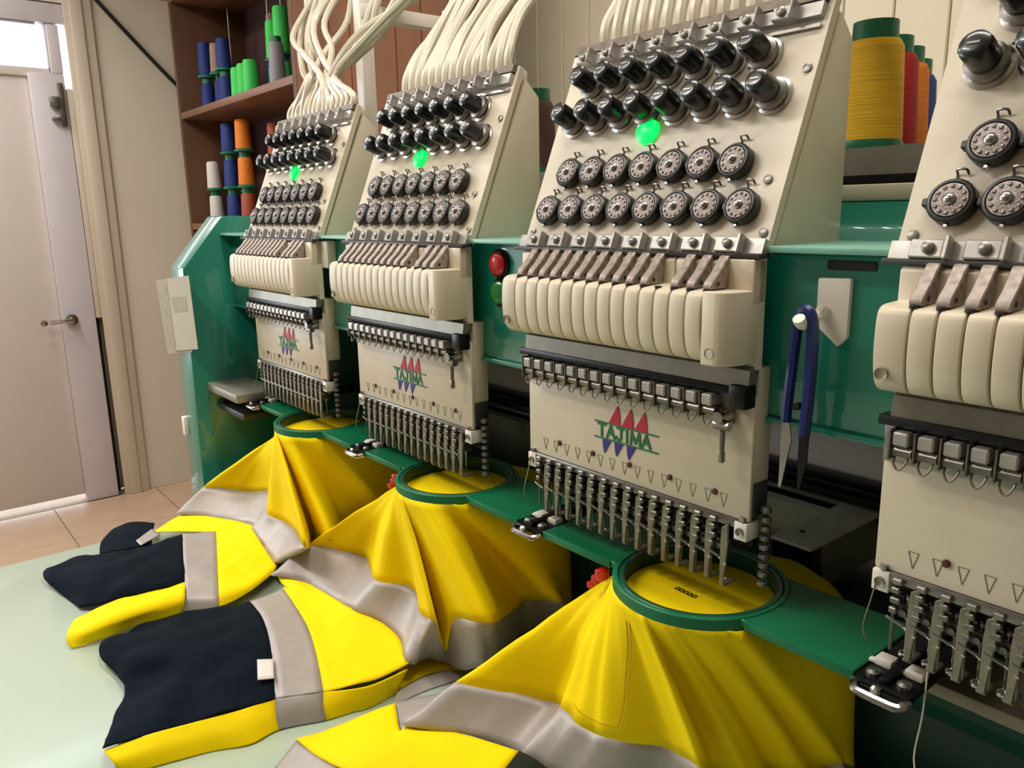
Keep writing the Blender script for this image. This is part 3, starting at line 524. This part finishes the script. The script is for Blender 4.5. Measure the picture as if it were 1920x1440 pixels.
# ---------------------------------------------------------------- shirts
SHIRTS = {
 2: {
  'skirt': [[[-0.2504,0.037,-0.1765],[-0.252,0.0019,-0.1765],[-0.2437,-0.0221,-0.1765],[-0.2323,-0.0383,-0.1765],[-0.215,-0.0529,-0.1765],[-0.1971,-0.0612,-0.1765],[-0.1819,-0.0646,-0.1765],[-0.172,-0.0652,-0.1765],[-0.1607,-0.0644,-0.1765],[-0.1442,-0.0603,-0.1765],[-0.1278,-0.0521,-0.1765],[-0.1117,-0.0383,-0.1765],[-0.0984,-0.0183,-0.1765],[-0.1117,0.0703,-0.1765],[-0.1579,0.096,-0.1765],[-0.1998,0.0923,-0.1765],[-0.2342,0.0682,-0.1765]],[[-0.3609,-0.0126,-0.2517],[-0.3406,-0.0165,-0.254],[-0.3139,-0.0187,-0.2563],[-0.2506,-0.0506,-0.2462],[-0.2169,-0.0435,-0.2471],[-0.1746,-0.06,-0.2494],[-0.1449,-0.0666,-0.2448],[-0.1556,-0.0497,-0.277],[-0.1291,-0.0555,-0.2448],[-0.0915,-0.0569,-0.2333],[-0.0831,-0.0369,-0.2379],[-0.1086,0.019,-0.254],[-0.0681,0.0265,-0.2402],[-0.0676,0.11,-0.215],[-0.1433,0.179,-0.205],[-0.2252,0.1621,-0.21],[-0.2758,0.1031,-0.225]],[[-0.4713,-0.0622,-0.34],[-0.4292,-0.0349,-0.345],[-0.384,-0.0152,-0.35],[-0.2688,-0.0628,-0.328],[-0.2189,-0.0341,-0.33],[-0.1522,-0.0589,-0.335],[-0.108,-0.0686,-0.325],[-0.1392,-0.0343,-0.395],[-0.0976,-0.0466,-0.325],[-0.0387,-0.0535,-0.3],[-0.0384,-0.0218,-0.31],[-0.1055,0.0763,-0.345],[-0.0378,0.0713,-0.315],[-0.0602,0.1167,-0.35],[-0.1407,0.1938,-0.35],[-0.2303,0.1762,-0.35],[-0.2873,0.1127,-0.35]],[[-0.4964,-0.1156,-0.385],[-0.4327,-0.0938,-0.385],[-0.3397,-0.0885,-0.38],[-0.2847,-0.0925,-0.37],[-0.2133,-0.0702,-0.38],[-0.1368,-0.0931,-0.385],[-0.1521,-0.0564,-0.4],[-0.1367,-0.0332,-0.41],[-0.0909,-0.0376,-0.395],[-0.0608,-0.0314,-0.375],[-0.0808,0.0138,-0.385],[-0.1264,0.0925,-0.41],[-0.0945,0.1199,-0.39],[-0.0572,0.1194,-0.4],[-0.14,0.1977,-0.4],[-0.2317,0.18,-0.4],[-0.2904,0.1153,-0.4]]],
  'body': [[[-0.4964,-0.1156,-0.385],[-0.4327,-0.0938,-0.385],[-0.3397,-0.0885,-0.38],[-0.2847,-0.0925,-0.37],[-0.2133,-0.0702,-0.38],[-0.1368,-0.0931,-0.385]],[[-0.4822,-0.1178,-0.392],[-0.4062,-0.1159,-0.388],[-0.3231,-0.1207,-0.384],[-0.2671,-0.1311,-0.382],[-0.2011,-0.1329,-0.382],[-0.1381,-0.1397,-0.388]],[[-0.4626,-0.1221,-0.396],[-0.3716,-0.1398,-0.386],[-0.2979,-0.1553,-0.383],[-0.2341,-0.1744,-0.383],[-0.1913,-0.1891,-0.385],[-0.1577,-0.2014,-0.389]],[[-0.4544,-0.179,-0.395],[-0.3792,-0.1898,-0.384],[-0.3173,-0.2045,-0.381],[-0.2641,-0.2213,-0.382],[-0.2203,-0.237,-0.385],[-0.1815,-0.2522,-0.389]],[[-0.4791,-0.2258,-0.4],[-0.3998,-0.2536,-0.386],[-0.3355,-0.2796,-0.38],[-0.2905,-0.3018,-0.386],[-0.2442,-0.3236,-0.389],[-0.2039,-0.3409,-0.391]],[[-0.5085,-0.2948,-0.404],[-0.4371,-0.3187,-0.39],[-0.376,-0.336,-0.384],[-0.3308,-0.3434,-0.398],[-0.2683,-0.3691,-0.392],[-0.2181,-0.3884,-0.393]],[[-0.5187,-0.3433,-0.412],[-0.491,-0.371,-0.402],[-0.458,-0.3879,-0.405],[-0.3677,-0.3766,-0.412],[-0.2988,-0.4054,-0.406],[-0.228,-0.4315,-0.398]]],
  'side': [[[-0.2295,-0.4312,-0.399],[-0.2187,-0.3883,-0.394],[-0.2044,-0.3408,-0.392],[-0.1917,-0.2976,-0.391],[-0.182,-0.2521,-0.39],[-0.1582,-0.2012,-0.39],[-0.1319,-0.1544,-0.389],[-0.1319,-0.0979,-0.389]],[[-0.2086,-0.4269,-0.403],[-0.2022,-0.3911,-0.403],[-0.1885,-0.3392,-0.403],[-0.1742,-0.2977,-0.403],[-0.1724,-0.2565,-0.403],[-0.1507,-0.2058,-0.403],[-0.1333,-0.1567,-0.403],[-0.1343,-0.1059,-0.403]],[[-0.2036,-0.4172,-0.419],[-0.1943,-0.3891,-0.419],[-0.1778,-0.333,-0.419],[-0.1607,-0.293,-0.419],[-0.1648,-0.2565,-0.419],[-0.1451,-0.2056,-0.419],[-0.1347,-0.1548,-0.419],[-0.1366,-0.1093,-0.419]]],
  'flap': [[[-0.1614,-0.3191,-0.404],[-0.1622,-0.291,-0.404],[-0.1546,-0.2673,-0.404]],[[-0.1719,-0.3073,-0.417],[-0.1576,-0.2877,-0.417],[-0.1507,-0.2739,-0.417]]],
  'inner': [[[-0.1827,-0.0668,-0.41],[-0.2623,0.029,-0.41],[-0.2277,0.0447,-0.41]],[[-0.1348,-0.1472,-0.418],[-0.1452,-0.0618,-0.418],[-0.1211,-0.0168,-0.418]]],
  'tail_tape': [[[-0.1286,-0.1161,-0.412],[-0.1345,-0.0766,-0.412],[-0.1267,-0.0359,-0.412]],[[-0.1162,-0.1316,-0.419],[-0.1164,-0.0805,-0.419],[-0.1073,-0.0285,-0.419]]],
  'tag': [[[-0.2633,-0.2413,-0.379],[-0.2505,-0.2246,-0.379]],[[-0.2187,-0.2582,-0.379],[-0.2086,-0.2413,-0.379]]],
 },
 1: {
  'skirt': [[[-0.6504,0.037,-0.1765],[-0.6524,0.0047,-0.1765],[-0.645,-0.0196,-0.1765],[-0.6342,-0.0362,-0.1765],[-0.622,-0.048,-0.1765],[-0.605,-0.0582,-0.1765],[-0.5861,-0.064,-0.1765],[-0.5748,-0.0652,-0.1765],[-0.5551,-0.0634,-0.1765],[-0.5314,-0.0543,-0.1765],[-0.5055,-0.0306,-0.1765],[-0.5117,0.0703,-0.1765],[-0.5579,0.096,-0.1765],[-0.5998,0.0923,-0.1765],[-0.6342,0.0682,-0.1765]],[[-0.7578,-0.0291,-0.2517],[-0.7453,-0.0314,-0.254],[-0.7213,-0.03,-0.254],[-0.6681,-0.0325,-0.2448],[-0.6378,-0.0567,-0.2517],[-0.5866,-0.058,-0.2517],[-0.4968,-0.0832,-0.2402],[-0.5543,-0.0497,-0.2609],[-0.4945,-0.0566,-0.2448],[-0.5148,-0.0168,-0.2517],[-0.4792,0.0082,-0.2333],[-0.4676,0.11,-0.215],[-0.5433,0.179,-0.205],[-0.6252,0.1621,-0.21],[-0.6758,0.1031,-0.225]],[[-0.8652,-0.0952,-0.34],[-0.8382,-0.0674,-0.345],[-0.7975,-0.0404,-0.345],[-0.702,-0.0289,-0.325],[-0.6536,-0.0653,-0.34],[-0.5681,-0.0577,-0.34],[-0.4075,-0.1025,-0.315],[-0.5338,-0.0343,-0.36],[-0.4339,-0.0497,-0.325],[-0.4982,0.0207,-0.34],[-0.4528,0.0469,-0.3],[-0.4602,0.1167,-0.35],[-0.5407,0.1938,-0.35],[-0.6303,0.1762,-0.35],[-0.6873,0.1127,-0.35]],[[-0.8895,-0.1439,-0.39],[-0.8276,-0.1183,-0.385],[-0.7584,-0.0914,-0.38],[-0.6993,-0.078,-0.375],[-0.69,-0.0829,-0.378],[-0.6023,-0.0931,-0.385],[-0.5453,-0.0954,-0.39],[-0.5952,-0.0417,-0.41],[-0.5651,-0.0207,-0.4],[-0.6039,0.0607,-0.41],[-0.6001,0.1244,-0.4],[-0.4572,0.1194,-0.4],[-0.54,0.1977,-0.4],[-0.6317,0.18,-0.4],[-0.6904,0.1153,-0.4]]],
  'fold': [[[-0.8895,-0.1439,-0.39],[-0.8276,-0.1183,-0.385],[-0.7584,-0.0914,-0.38],[-0.6993,-0.078,-0.375]],[[-0.8749,-0.1747,-0.395],[-0.8037,-0.1445,-0.389],[-0.75,-0.1178,-0.385],[-0.6961,-0.0979,-0.384]],[[-0.8565,-0.2105,-0.4],[-0.8151,-0.1852,-0.394],[-0.7754,-0.1585,-0.39],[-0.7443,-0.1269,-0.388]]],
  'body': [[[-0.6993,-0.078,-0.375],[-0.6863,-0.0823,-0.377],[-0.6407,-0.0888,-0.381],[-0.6023,-0.0931,-0.385],[-0.5741,-0.0936,-0.389],[-0.5495,-0.0938,-0.392],[-0.5303,-0.1107,-0.398]],[[-0.7195,-0.1018,-0.382],[-0.6756,-0.1142,-0.383],[-0.6241,-0.1277,-0.384],[-0.5812,-0.1367,-0.386],[-0.541,-0.1479,-0.39],[-0.509,-0.1562,-0.394],[-0.5004,-0.1637,-0.402]],[[-0.7438,-0.13,-0.388],[-0.6871,-0.1484,-0.387],[-0.6257,-0.1684,-0.385],[-0.5772,-0.1842,-0.385],[-0.5366,-0.1976,-0.388],[-0.5045,-0.2084,-0.393],[-0.4941,-0.2126,-0.408]],[[-0.7753,-0.1802,-0.388],[-0.7176,-0.1965,-0.385],[-0.6526,-0.2151,-0.383],[-0.6008,-0.2291,-0.383],[-0.5678,-0.2389,-0.388],[-0.5307,-0.2516,-0.393],[-0.5234,-0.258,-0.411]]],
  'navy': [[[-0.7753,-0.1802,-0.388],[-0.7176,-0.1965,-0.385],[-0.6526,-0.2151,-0.383],[-0.6008,-0.2291,-0.383],[-0.576,-0.2366,-0.39]],[[-0.7855,-0.2425,-0.394],[-0.7219,-0.2582,-0.386],[-0.6543,-0.2753,-0.382],[-0.6053,-0.2883,-0.384],[-0.5883,-0.2937,-0.393]],[[-0.8235,-0.3067,-0.401],[-0.7648,-0.3224,-0.393],[-0.6908,-0.3335,-0.388],[-0.6383,-0.3376,-0.392],[-0.6107,-0.3356,-0.401]],[[-0.8553,-0.3701,-0.414],[-0.8343,-0.3912,-0.41],[-0.795,-0.4019,-0.408],[-0.7467,-0.3961,-0.411],[-0.6493,-0.376,-0.415]]],
  'navy_back': [[[-0.8231,-0.3099,-0.405],[-0.8836,-0.2943,-0.405],[-0.9441,-0.261,-0.408]],[[-0.7962,-0.2688,-0.398],[-0.8695,-0.2511,-0.398],[-0.9426,-0.229,-0.402]],[[-0.7821,-0.2319,-0.396],[-0.8392,-0.2166,-0.396],[-0.8994,-0.196,-0.4]]],
  'tape_end': [[[-0.8118,-0.2509,-0.392],[-0.8504,-0.2131,-0.392]],[[-0.7805,-0.2506,-0.391],[-0.8082,-0.2104,-0.391]]],
  'sleeve': [[[-0.578,-0.236,-0.39],[-0.5372,-0.248,-0.386],[-0.5206,-0.2548,-0.395],[-0.5277,-0.257,-0.414]],[[-0.594,-0.2861,-0.395],[-0.5408,-0.3033,-0.388],[-0.524,-0.3108,-0.396],[-0.5331,-0.312,-0.415]],[[-0.5977,-0.3397,-0.398],[-0.5391,-0.3624,-0.388],[-0.5194,-0.3711,-0.396],[-0.5246,-0.3688,-0.416]],[[-0.5921,-0.3929,-0.405],[-0.5639,-0.4061,-0.402],[-0.5435,-0.4123,-0.406],[-0.5318,-0.4112,-0.418]]],
 },
 3: {
  'skirt': [[[0.1496,0.037,-0.1765],[0.1476,0.0047,-0.1765],[0.1557,-0.0209,-0.1765],[0.1607,-0.0294,-0.1765],[0.1716,-0.0424,-0.1765],[0.1874,-0.0543,-0.1765],[0.2056,-0.0621,-0.1765],[0.228,-0.0652,-0.1765],[0.2351,-0.0649,-0.1765],[0.2517,-0.0617,-0.1765],[0.2649,-0.0563,-0.1765],[0.278,-0.048,-0.1765],[0.292,-0.034,-0.1765],[0.3033,-0.0144,-0.1765],[0.2883,0.0703,-0.1765],[0.2421,0.096,-0.1765],[0.2002,0.0923,-0.1765],[0.1658,0.0682,-0.1765]],[[0.0763,-0.0333,-0.2494],[0.099,-0.0345,-0.2517],[0.1211,-0.032,-0.2554],[0.1419,-0.0468,-0.2453],[0.1666,-0.0551,-0.2462],[0.194,-0.0551,-0.2448],[0.2173,-0.0444,-0.2471],[0.2552,-0.054,-0.2388],[0.248,-0.0292,-0.2563],[0.2721,-0.0249,-0.2494],[0.2808,-0.0032,-0.2572],[0.3028,-0.0023,-0.2471],[0.3126,0.0186,-0.2508],[0.3274,0.0302,-0.2448],[0.3324,0.11,-0.215],[0.2567,0.179,-0.205],[0.1748,0.1621,-0.21],[0.1242,0.1031,-0.225]],[[0.0029,-0.1035,-0.335],[0.0505,-0.0737,-0.34],[0.0866,-0.0432,-0.348],[0.1231,-0.0641,-0.326],[0.1615,-0.0679,-0.328],[0.2005,-0.0558,-0.325],[0.229,-0.0266,-0.33],[0.2824,-0.0428,-0.312],[0.261,0.0064,-0.35],[0.2924,0.0118,-0.335],[0.2968,0.05,-0.352],[0.3276,0.0433,-0.33],[0.3333,0.0712,-0.338],[0.3515,0.0747,-0.325],[0.3398,0.1167,-0.35],[0.2593,0.1938,-0.35],[0.1697,0.1762,-0.35],[0.1127,0.1127,-0.35]],[[-0.0356,-0.1529,-0.385],[0.0285,-0.1244,-0.38],[0.079,-0.0942,-0.385],[0.1084,-0.1016,-0.37],[0.1422,-0.0865,-0.38],[0.1844,-0.0681,-0.385],[0.2161,-0.0292,-0.395],[0.26,-0.0223,-0.4],[0.2673,-0.0068,-0.41],[0.2942,0.0148,-0.41],[0.3127,0.0401,-0.415],[0.33,0.0571,-0.41],[0.3401,0.0878,-0.415],[0.349,0.1107,-0.41],[0.3428,0.1194,-0.4],[0.26,0.1977,-0.4],[0.1683,0.18,-0.4],[0.1096,0.1153,-0.4]]],
  'body': [[[-0.0944,-0.1389,-0.4],[-0.0354,-0.1667,-0.392],[-0.0287,-0.1558,-0.386],[0.03,-0.1254,-0.38],[0.0893,-0.0974,-0.38]],[[-0.1053,-0.1947,-0.404],[-0.0453,-0.2023,-0.39],[-0.0097,-0.1893,-0.386],[0.0463,-0.1647,-0.385],[0.1038,-0.1457,-0.385]],[[-0.1229,-0.2532,-0.412],[-0.0641,-0.2514,-0.4],[-0.0128,-0.2395,-0.395],[0.0468,-0.2173,-0.395],[0.1109,-0.1967,-0.395]]],
  'small_tape': [[[-0.0984,-0.1367,-0.403],[-0.086,-0.1109,-0.4],[-0.0724,-0.0864,-0.398]],[[-0.0427,-0.1626,-0.398],[-0.0397,-0.1544,-0.394],[-0.0365,-0.149,-0.39]]],
  'low_tape': [[[-0.1243,-0.2527,-0.413],[-0.0666,-0.2504,-0.402],[-0.0137,-0.2392,-0.397]],[[-0.1031,-0.2881,-0.418],[-0.045,-0.2855,-0.41],[0.0157,-0.2788,-0.406]]],
 },
}

def surf(rows, sub=6, wr=0.0, seed=0, off=0.0, closed=False):
    P = [[Vector(p) for p in r] for r in rows]; nr, nc = len(P), len(P[0])
    def col(r):
        out = []; n = len(r)
        for i in range(n if closed else n-1):
            g = (lambda q: r[q % n]) if closed else (lambda q: r[max(0, min(n-1, q))])
            for k in range(sub): out.append(cr(g(i-1), g(i), g(i+1), g(i+2), k/sub))
        if not closed: out.append(r[-1].copy())
        return out
    C = [col(r) for r in P]; m = len(C[0]); out = []
    for i in range(nr-1):
        for k in range(sub):
            out.append([cr(C[max(i-1, 0)][j], C[i][j], C[i+1][j], C[min(i+2, nr-1)][j], k/sub) for j in range(m)])
    out.append([v.copy() for v in C[-1]])
    if wr or off:
        N = len(out); res = []
        for i in range(N):
            row = []
            for j in range(m):
                a = out[min(i+1, N-1)][j]-out[max(i-1, 0)][j]
                b = out[i][(j+1) % m if closed else min(j+1, m-1)]-out[i][(j-1) % m if closed else max(j-1, 0)]
                n = a.cross(b)
                if n.length > 1e-9: n.normalize()
                if n.z < 0 and not closed: n = -n
                p = out[i][j]; q = p*1.0
                d = noise.noise(Vector((q.x*22+seed, q.y*22, q.z*10)))*.7+noise.noise(Vector((q.x*55, q.y*40+seed, q.z*18)))*.35
                edge = min(1, i/3) 
                row.append(p+n*(d*wr*edge+off))
            res.append(row)
        out = res
    return out
def sheet(name, grid, m, parent, O, thick=.0016, closed=False):
    v = [p-Vector(O) for r in grid for p in r]; w_ = len(grid[0]); f = []
    for i in range(len(grid)-1):
        for j in range(w_ if closed else w_-1):
            jj = (j+1) % w_; f.append((i*w_+j, i*w_+jj, (i+1)*w_+jj, (i+1)*w_+j))
    me = D.meshes.new(name); me.from_pydata(v, [], f); me.materials.append(M[m])
    for p in me.polygons: p.use_smooth = True
    o = put(name, me, parent)
    md = o.modifiers.new('thickness', 'SOLIDIFY'); md.thickness = thick; md.offset = 0
    return o
S = 6
def skirt_grid(k):
    P = [surf([r], S, closed=True)[-1] for r in SHIRTS[k]['skirt']]; m = len(P[0]); g = []; c = Vector((.228+(k-3)*.4, .016, 0))
    for n_ in range(2):                                      # taut cloth, nearly straight from the hoop to the tape
        for q in range(S):
            t = q/S; g.append([P[n_][j].lerp(P[n_+1][j], t).lerp(cr(P[max(0, n_-1)][j], P[n_][j], P[n_+1][j], P[n_+2][j], t), .5) for j in range(m)])
    for q in range(S+1): g.append([P[2][j].lerp(P[3][j], q/S) for j in range(m)])
    for i, r in enumerate(g):
        for j, p in enumerate(r):
            t = min(1, i/(1.2*S)); d = Vector((p.x-c.x, p.y-c.y, 0)); d.normalize(); d = (d+Vector((0, 0, .35))).normalized()
            r[j] = p+d*(min(1, i/4)*(1-.6*t)*.0011*math.sin(j/S*2*math.pi*1.55+k)+t*.0016*math.sin(j/S*2*math.pi*1.2+1.7*k))+d*t*(.0022*noise.noise(Vector((p.x*30, p.y*30, p.z*14+k)))+.0014*noise.noise(Vector((p.x*75, p.y*60, p.z*40+k))))
    return g
def shirt(k, label):
    xo = (k-3)*.4+.228
    t = thing('work_shirt', label, 'shirt', (xo, -.1, -.42), 'hi-vis work shirts clamped in the hoops'); O = tuple(t.location)
    g = skirt_grid(k); w_ = len(g[0]); a = 2*S
    sheet('yellow_front', g[:a+1], 'yellow', t, O, closed=True)
    sheet('reflective_tape', g[a:], 'tape', t, O, closed=True)
    MB().lathe([(.0700, 0), (.0700, .0014)], (xo, .016, -.1835), (0, 0, 1), 48).build('hooped_fabric', M['yellow'], t, origin=O)
    if k == 3:
        up = lambda p: p-Vector(O)+Vector((-.0004, -.001, .001))
        for o_ in (0, .13): MB().tube([up(g[i][int((5.9-1.05*i/11)*S)].lerp(g[i][int((5.9-1.05*i/11)*S)+1], ((5.9-1.05*i/11)*S) % 1)+Vector((o_*.03, 0, 0))) for i in range(2, 12)], .0005, 4, 2).build('pocket_seam', M['stitch'], t)
        MB().tube([up(g[11][j]) for j in range(int(3.4*S), int(4.9*S)+1)], .0005, 4, 1).build('hem_seam', M['stitch'], t)
    return t, O
t, O = shirt(1, 'yellow and navy hi-vis work shirt nearest the white door, smallest in view')
s = SHIRTS[1]
sheet('yellow_fold', surf(s['fold'], S, .003, 1), 'yellow', t, O)
b = surf(s['body'], S, .0035, 2); sheet('yellow_body', b[:2*S+1], 'yellow', t, O); sheet('reflective_tape', b[2*S:], 'tape', t, O, .0022)
sheet('navy_panel', surf(s['navy'], S, .009, 3), 'navy', t, O); sheet('navy_back', surf(s['navy_back'], S, .003, 4), 'navy', t, O)
sheet('tape_end', surf(s['tape_end'], S, .001, 4), 'tape', t, O); sheet('yellow_sleeve', surf(s['sleeve'], S, .004, 5), 'yellow', t, O)
t, O = shirt(2, 'yellow and navy hi-vis work shirt in the middle, with a white side tag')
s = SHIRTS[2]
b = surf(s['body'], S, .0032, 6); sheet('yellow_body', b[:2*S+1], 'yellow', t, O); sheet('reflective_tape', b[2*S:3*S+1], 'tape', t, O, .0022); sheet('navy_panel', surf([r for r in s['body'][3:]], S, .009, 7), 'navy', t, O)
b = surf(s['side'], S, .0025, 8); c1, c2 = 4*S, 5*S
sheet('yellow_side', [r[:c1+1] for r in b], 'yellow', t, O); sheet('side_tape', [r[c1:c2+1] for r in b], 'tape', t, O, .0022); sheet('yellow_side', [r[c2:] for r in b], 'yellow', t, O)
sheet('inner_fold', surf(s['inner'], S, .001, 9), 'yellow', t, O); sheet('tail_tape', surf(s['tail_tape'], S, .001, 9), 'tape', t, O)
tg = sheet('care_tag', surf(s['tag'], 4, 0, 0), 'tag', t, O, .001)
t, O = shirt(3, 'yellow hi-vis work shirt nearest the camera, in the largest hoop')
s = SHIRTS[3]
sheet('yellow_body', surf(s['body'], S, .0035, 10), 'yellow', t, O); sheet('small_tape', surf(s['small_tape'], S, .001, 10), 'tape', t, O); sheet('low_tape', surf(s['low_tape'], S, .001, 11), 'tape', t, O)
em = MB()
for i in range(5):
    x = .2085+.0052*i; y = .004-.0003*i
    em.tube([(x, y, -.1819), (x+.001, y+.005, -.1819), (x+.003, y+.005, -.1819), (x+.0035, y, -.1819), (x+.001, y+.0005, -.1819)], .0006, 5, 2)
em.build('stitched_letters', M['ink_s'], t, origin=O)

# ---------------------------------------------------------------- small things
ho = thing('adhesive_hook', 'white adhesive hook stuck on the teal beam, holding snips', 'hook', (.345, .014, .095)); O = tuple(ho.location)
MB().prism([(.331, .122), (.358, .123), (.3575, .078), (.350, .070), (.331, .085)], 'y', .0145, .02, .0015).build('hook_plate', M['white'], ho, origin=O)
MB().tube([(.338, .014, .098), (.337, .004, .093), (.3355, -.010, .089), (.3355, -.0165, .094)], .0048, 10).build('hook_peg', M['white'], ho, origin=O)
sn = thing('thread_snips', 'navy handled thread snips hanging from the white adhesive hook', 'snips', (.335, -.006, .03)); O = tuple(sn.location)
MB().tube([(.3300, -.008, .086), (.3285, -.008, .07), (.327, -.008, .05), (.3255, -.008, .03), (.3245, -.008, .010)], .0042, 8).build('handle', M['blue'], sn, origin=O)
MB().tube([(.3300, -.008, .086), (.334, -.008, .0985), (.3395, -.008, .0975), (.3425, -.008, .085), (.343, -.008, .06), (.3425, -.008, .03), (.3405, -.008, .002)], .0046, 8).build('handle', M['blue'], sn, origin=O)
MB().prism([(.3215, .012), (.328, .011), (.3305, -.004), (.3235, -.045), (.3215, -.045)], 'y', -.009, -.0075).build('blade', M['steel'], sn, origin=O)
MB().prism([(.336, .004), (.344, .004), (.3435, -.02), (.3385, -.045), (.337, -.045), (.336, -.02)], 'y', -.007, -.0055).build('blade', M['iron'], sn, origin=O)
MB().lathe([(.003, 0), (.003, .006)], (.334, -.011, .024), (0, 1, 0), 10).box(.328, .343, -.009, -.007, .0225, .0255).build('pivot', M['iron'], sn, origin=O)
pa = thing('paper_note', 'two curled paper sheets taped to the front edge of the teal end panel', 'paper', (-1.0, -.088, 0)); O = tuple(pa.location)
def page(n, q, y, m):
    return MB().prism(q, 'y', y, y+.0006).build(n, M[m], pa, origin=O)
page('back_sheet', [(-1.128, .049), (-.96, .062), (-.93, -.082), (-1.10, -.106)], -.083, 'paper_d')
fs = page('front_sheet', [(-1.050, .056), (-.895, .070), (-.885, -.07), (-1.035, -.092)], -.085, 'paper')
page('fold_strip', [(-1.050, .056), (-1.043, .057), (-1.028, -.091), (-1.035, -.092)], -.0857, 'paper_d')
page('print_block', [(-1.02, .02), (-.925, .028), (-.922, .0), (-1.014, -.01)], -.0855, 'paper_d')

# lift the whole scene so that the floor is at z = 0
for o in D.objects:
    if o.parent is None and o.type != 'CAMERA': o.location.z += UP
